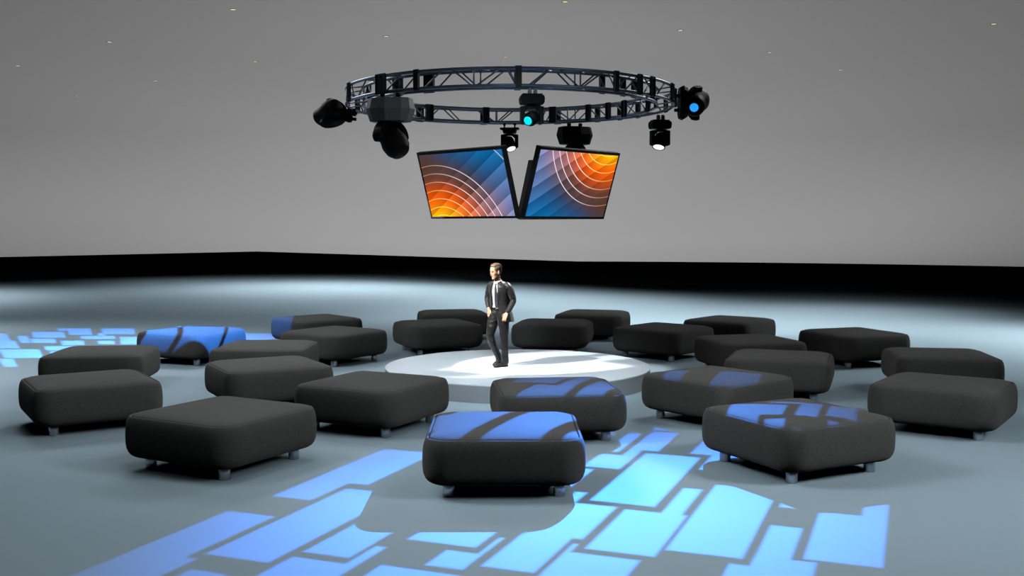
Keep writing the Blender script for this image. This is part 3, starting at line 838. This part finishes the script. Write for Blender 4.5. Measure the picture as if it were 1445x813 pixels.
# his left hand hangs half open, fingers towards the lower left
hd = Vector((-.40, -.12, -.90)).normalized()       # along the fingers
hn = Vector((-.55, -.75, .30)); hn = (hn - hd*hn.dot(hd)).normalized()   # back of the hand, faces the viewer
hs = hd.cross(hn).normalized()                     # across the knuckles
if hs.x > 0: hs = -hs
pc = LW + hd*.055
loft(body, [[LW + hd*h + hs*math.cos(t)*a + hn*math.sin(t)*b for t in [2*PI*i/16 for i in range(16)]] for h, a, b in ((-.02,.026,.021),(.0,.028,.02),(.03,.038,.019),(.065,.043,.017),(.085,.041,.015),(.094,.034,.01))])
for k, (off, ln, bend) in enumerate(((.031, .072, .35), (.0105, .080, .5), (-.0105, .074, .75), (-.030, .060, .95))):
    p = LW + hd*.082 + hs*off
    spread = hs*off*.9
    d1 = (hd*.95 + spread*2 - hn*.12*bend).normalized(); d2 = (hd*.8 + spread*2 - hn*.55*bend).normalized(); d3 = (hd*.55 + spread - hn*.85*bend).normalized()
    a1 = p + d1*ln*.45; a2 = a1 + d2*ln*.33; a3 = a2 + d3*ln*.27
    limb(body, [(*p, .0095), (*a1, .0088), (*a2, .0080), (*a3, .0066)], 10, 4)
p = LW + hd*.025 + hs*.030
a1 = p + (hd*.55 + hs*.75 - hn*.1).normalized()*.035; a2 = a1 + (hd*.85 + hs*.35 - hn*.25).normalized()*.030; a3 = a2 + (hd*.98 - hn*.2).normalized()*.024
limb(body, [(*p, .0135), (*a1, .0118), (*a2, .0102), (*a3, .0078)], 10, 4)
# his right hand goes into the pocket: back of the hand and thumb stay visible
rd = Vector((.12, -.10, -.98)).normalized(); rn = Vector((-.5, -.85, 0)).normalized(); rs = rd.cross(rn).normalized()
loft(body, [[RW + rd*h + rs*math.cos(t)*a + rn*math.sin(t)*b for t in [2*PI*i/16 for i in range(16)]] for h, a, b in ((-.02,.027,.022),(.01,.03,.022),(.04,.038,.02),(.075,.042,.017),(.09,.036,.012))])
for off in (.029, .010, -.010, -.028):
    p = RW + rd*.08 + rs*off
    limb(body, [(*p, .0095), (*(p + rd*.035), .009), (*(p + rd*.065 - rn*.01), .007)], 10, 3)
p = RW + rd*.02 - rs*.024 + rn*.008
limb(body, [(*p, .013), (*(p + (rd*.6 - rs*.5 + rn*.3).normalized()*.035), .0115), (*(p + (rd*.85 - rs*.35 + rn*.3).normalized()*.07), .009)], 10, 3)
body = fuse(body, .0052, 3, .45)
person = obj('person', body, M_skin, loc=(MX, MY, MZ))
tag(person, 'man in a dark suit and tie on the stage, hand in pocket, looking left', 'person')

def pobj(name, bm, m, label=None): return obj(name, bm, m, person, label=label)
# eyes, lips
for s in (1, -1):
    bm = bmesh.new(); ell(bm, hp(.0875, .031*s, .012), hf*.009, hr*.015, hu*.006, 8); pobj('eye', bm, M_eye)
bm = bmesh.new(); ell(bm, hp(.099, 0, -.056), hf*.008, hr*.022, hu*.005, 8); ell(bm, hp(.098, 0, -.066), hf*.008, hr*.019, hu*.006, 8); pobj('lips', fuse(bm, .003, 1), M_lip)
# hair: swept back from the forehead, short at the sides
bm = bmesh.new()
ell(bm, hp(-.022, 0, .066), hf*.104, hr*.0825, hu*.082)
ell(bm, hp(.038, .0, .112), hf*.048, hr*.056, hu*.028)
ell(bm, hp(.0, -.0, .125), hf*.07, hr*.058, hu*.028)
ell(bm, hp(-.050, 0, .01), hf*.062, hr*.074, hu*.075)
for s in (1, -1):
    ell(bm, hp(.022, .064*s, .035), hf*.030, hr*.014, hu*.030)
    ell(bm, hp(.020, .070*s, .0), hf*.010, hr*.006, hu*.026)
    ell(bm, hp(.0, .062*s, .055), hf*.06, hr*.02, hu*.035)
for k in range(9):
    s = -.05 + .0125*k
    limb(bm, [(*hp(.070 - abs(s)*.35, s, .094), .008), (*hp(.040, s*1.1, .130 - abs(s)*.4), .012), (*hp(-.03, s*1.15, .140 - abs(s)*.4), .014), (*hp(-.09, s, .10), .010)], 8, 5)
pobj('hair', fuse(bm, .005, 2), M_hair)
# eyebrows in hair colour
for s in (1, -1):
    bm = bmesh.new(); limb(bm, [(*hp(.099, .014*s, .026), .0035), (*hp(.096, .032*s, .032), .0042), (*hp(.082, .050*s, .027), .003)], 8, 4); pobj('eyebrow', bm, M_hair)

# shirt with collar
bm = bmesh.new()
zs = [.97 + .03*i for i in range(17)] + [1.475]
loft(bm, [oval((station(z)[1], station(z)[2], z), S_, F_, station(z)[3]-.016, station(z)[4]-.010) for z in zs])
shirt = pobj('shirt', bm, M_shirt)
bm = bmesh.new()
NC = 30
rings = []
for zz_, rr_ in ((1.462, .070), (1.500, .064), (1.512, .063), (1.502, .073), (1.478, .084)):
    ring_ = []
    for i in range(NC+1):
        t = R(-158) + R(316)*i/NC            # open at the front
        dirv = -F_*math.cos(t) + S_*math.sin(t)
        drop = -.030*max(0, -math.cos(t)) if zz_ > 1.47 else -.02*max(0, -math.cos(t))
        ring_.append(Vector((-.040, .016, zz_ + drop + .012*max(0, math.cos(t)))) + dirv*rr_)
    rings.append(ring_)
vs_ = [[bm.verts.new(p) for p in r] for r in rings]
for a, b in zip(vs_[:-1], vs_[1:]):
    for i in range(NC): bm.faces.new((a[i], a[i+1], b[i+1], b[i]))
bmesh.ops.recalc_face_normals(bm, faces=bm.faces)
bmesh.ops.solidify(bm, geom=bm.faces[:], thickness=.004)
obj('collar', bm, M_shirt, shirt)
# tie
bm = bmesh.new()
tz = [(1.452, .017), (1.44, .019), (1.425, .014), (1.415, .017), (1.35, .026), (1.25, .033), (1.14, .040), (1.06, .043), (1.02, .03), (1.0, .004)]
rings = []
for z, hw in tz:
    o1 = .004 if z < 1.42 else .012
    rings.append([front_pt(z, -hw, -.008 + o1), front_pt(z, 0, -.004 + o1), front_pt(z, hw, -.008 + o1), front_pt(z, hw*.9, -.016), front_pt(z, 0, -.014), front_pt(z, -hw*.9, -.016)])
loft(bm, rings)
pobj('tie', bm, M_tie)

# trousers
bm = bmesh.new()
loft(bm, [oval((station(z)[1], station(z)[2], z), S_, F_, a, b) for z, a, b in ((1.035, .160, .108), (1.0, .166, .112), (.95, .176, .118), (.90, .176, .12), (.86, .165, .115))])
limb(bm, [(-.082, .035, .93, .108), (-.125, .005, .78, .098), (-.160, -.035, .62, .080), (-.172, -.045, .53, .071), (-.135, .0, .40, .066), (-.085, .048, .28, .060), (-.040, .085, .17, .058), (-.020, .098, .105, .060)], 18, 6)
limb(bm, [(.045, -.045, .93, .110), (.058, -.078, .78, .098), (.068, -.092, .62, .080), (.072, -.095, .50, .070), (.076, -.088, .36, .066), (.080, -.075, .22, .062), (.083, -.066, .12, .064), (.084, -.064, .072, .068)], 18, 6)
for z, x, y, r in ((.135, .083, -.07, .067), (.10, .084, -.066, .070), (.19, .081, -.075, .065)):       # folds at the hem
    bmesh.ops.create_uvsphere(bm, u_segments=16, v_segments=8, radius=1, matrix=Matrix.Translation((x, y, z)) @ Matrix.Rotation(R(14), 4, 'Y') @ Matrix.Diagonal((r, r, .012, 1)))
for (x, y, z, r, ang) in ((-.165, -.045, .58, .078, -18), (-.150, -.02, .47, .070, 22), (.07, -.095, .53, .073, -10), (.078, -.085, .30, .067, 12), (-.04, .085, .17, .061, 25), (-.12, .0, .80, .103, -25)):
    bmesh.ops.create_uvsphere(bm, u_segments=16, v_segments=8, radius=1, matrix=Matrix.Translation((x, y, z)) @ Matrix.Rotation(R(ang), 4, 'Y') @ Matrix.Diagonal((r, r, .014, 1)))
bm = fuse(bm, .0075, 3, .5); wrinkle(bm, .0075, 9, .004, 21)
trousers = pobj('trousers', bm, M_trou)
# belt and buckle
bm = bmesh.new()
loft(bm, [oval((station(z)[1], station(z)[2], z), S_, F_, a, b, 40) for z, a, b in ((1.0, .168, .114), (1.004, .1725, .1185), (1.034, .1705, .1165), (1.038, .163, .109))])
belt = pobj('belt', bm, M_belt)
bm = bmesh.new()
p = front_pt(1.019, 0, .0)
Mb = Matrix(((S_.x, F_.x, 0, p.x), (S_.y, F_.y, 0, p.y), (0, 0, 1, p.z), (0, 0, 0, 1)))
add_box(bm, (0, .006, 0), (.045, .01, .036), Mb, .003)
obj('buckle', bm, M_buck, belt)

# jacket: trunk and sleeves fused, then opened at the front and hem
bm = bmesh.new()
zs = [.775 + .025*i for i in range(28)] + [1.475, 1.492]
def jst(z):
    _, cx, cy, a, b = station(z)
    fl = max(0, (1.05 - z))*.10
    return oval((cx + fl*.12, cy, z), S_, F_, a + .012 + fl*.35, b + .014 + fl*.5, 36, 2.4)
loft(bm, [jst(z) for z in zs])
limb(bm, [(.105, -.075, 1.425, .062), (.152, -.103, 1.385, .064), (.196, -.120, 1.28, .059), (.226, -.110, 1.17, .053), (.192, -.155, 1.08, .049), (.150, -.195, 1.0, .044), (*(LW + Vector((.008, .004, .015))), .043)], 18, 6)
limb(bm, [(-.130, .07, 1.43, .062), (-.172, .105, 1.385, .064), (-.206, .135, 1.28, .058), (-.224, .130, 1.175, .052), (-.218, .075, 1.09, .047), (-.205, .022, 1.03, .042)], 18, 6)
for (x, y, z, r, ang) in ((.228, -.112, 1.185, .056, 20), (.214, -.122, 1.22, .059, -15), (.21, -.14, 1.12, .053, 30), (-.226, .13, 1.19, .054, -20), (-.22, .10, 1.13, .051, 15)):
    bmesh.ops.create_uvsphere(bm, u_segments=16, v_segments=8, radius=1, matrix=Matrix.Translation((x, y, z)) @ Matrix.Rotation(R(ang), 4, 'Y') @ Matrix.Diagonal((r, r, .012, 1)))
bm = fuse(bm, .0075, 3, .5); wrinkle(bm, .0070, 8, .0035, 20)
def opening(z):
    # edges of the open front (his right, his left), metres from the middle line
    t = [(.77, -.16, .125), (.90, -.145, .090), (1.0, -.125, .058), (1.08, -.105, .046), (1.2, -.095, .050), (1.32, -.092, .062), (1.42, -.078, .062), (1.47, -.058, .050), (1.50, -.05, .05)]
    for a, b in zip(t[:-1], t[1:]):
        if a[0] <= z <= b[0]:
            k = (z-a[0])/(b[0]-a[0]); return a[1]+(b[1]-a[1])*k, a[2]+(b[2]-a[2])*k
    return (0, 0)
kill = []
for f in bm.faces:
    c = f.calc_center_median()
    _, cx, cy, a, b = station(c.z)
    d = c - Vector((cx, cy, c.z))
    fs, ff = d.dot(S_), d.dot(F_)
    lo, hi = opening(c.z)
    if c.z < .792: kill.append(f)
    elif c.z > 1.483 and abs(fs) < .07: kill.append(f)
    elif ff > .02 and lo < fs < hi and (c - LW).length > .09: kill.append(f)
bmesh.ops.delete(bm, geom=kill, context='FACES')
bmesh.ops.recalc_face_normals(bm, faces=bm.faces)
bmesh.ops.smooth_vert(bm, verts=[v for v in bm.verts if v.is_boundary], factor=.5, use_axis_x=True, use_axis_y=True, use_axis_z=True)
bmesh.ops.smooth_vert(bm, verts=[v for v in bm.verts if v.is_boundary], factor=.5, use_axis_x=True, use_axis_y=True, use_axis_z=True)
bmesh.ops.solidify(bm, geom=bm.faces[:], thickness=.006)
jacket = pobj('suit_jacket', bm, M_suit)
# lapels
for s in (-1, 1):
    bm = bmesh.new(); rings = []
    for z, w_ in ((1.475, .030), (1.44, .050), (1.40, .066), (1.385, .070), (1.378, .050), (1.32, .046), (1.24, .036), (1.16, .022), (1.10, .006)):
        lo, hi = opening(z)
        e0 = lo if s < 0 else hi
        e1 = e0 + s*w_
        if abs(e1) > .16: e1 = .16*s
        rings.append([front_pt(z, e0 - s*.004, .018), front_pt(z, (e0+e1)/2, .027), front_pt(z, e1, .022), front_pt(z, e1, .012), front_pt(z, (e0+e1)/2, .012), front_pt(z, e0 - s*.004, .008)])
    loft(bm, rings)
    auto_smooth(obj('lapel', bm, M_suit, jacket), 50)
bm = bmesh.new(); rings = []
for i in range(19):
    t = R(-125) + R(250)*i/18
    dv = -F_*math.cos(t) + S_*math.sin(t)
    zc = 1.492 + .012*math.cos(t)
    rings.append([Vector((-.038, .016, zc + h)) + dv*r_ for h, r_ in ((-.02, .088), (.008, .080), (.012, .074), (-.01, .074))])
loft(bm, rings)
obj('jacket_collar', bm, M_suit, jacket)
bm = bmesh.new()
for h, ww in ((0, 0),):
    rings = [[front_pt(1.345 + dz, x0, o_) for dz, o_ in ((-.008, .012), (-.008, .021), (.008, .021), (.008, .012))] for x0 in (.085, .105, .125, .145)]
loft(bm, rings); obj('breast_pocket', bm, M_suit, jacket)

# shoes
def shoe(heel, toe, lift):
    heel, toe = Vector(heel), Vector(toe)
    d = (toe - heel); L = d.length; d.normalize(); sd = d.cross(Vector((0, 0, 1))).normalized(); up = sd.cross(d)
    st_ = [(-.02, .018, .055), (.0, .032, .088), (.05, .036, .095), (.10, .038, .088), (.15, .044, .070), (.20, .049, .056), (.245, .046, .046), (.275, .036, .036), (.29, .018, .026)]
    bm = bmesh.new(); rings = []
    for x, w_, h in st_:
        c = heel + d*(x*L/.28)
        rings.append([c + sd*w_*math.cos(t)*(1 if math.sin(t) < 0 else .92) + up*(h*.5 + h*.5*math.copysign(abs(math.sin(t))**.8, math.sin(t))) for t in [2*PI*i/18 for i in range(18)]])
    loft(bm, rings)
    s_ = pobj('shoe', bm, M_shoe)
    bm = bmesh.new(); rings = []
    for x, w_, h in st_:
        c = heel + d*(x*L/.28)
        rings.append([c + sd*u_*(w_+.004) + up*v_ for u_, v_ in ((-1, .0), (1, .0), (1, .012), (-1, .012))])
    loft(bm, rings)
    hc = heel + d*.02
    obj('sole', bm, M_belt, s_, smooth=False)
shoe((.115, -.045, .002), (-.105, -.150, .002), 0)
shoe((.02, .125, .055), (-.115, .02, .004), 0)
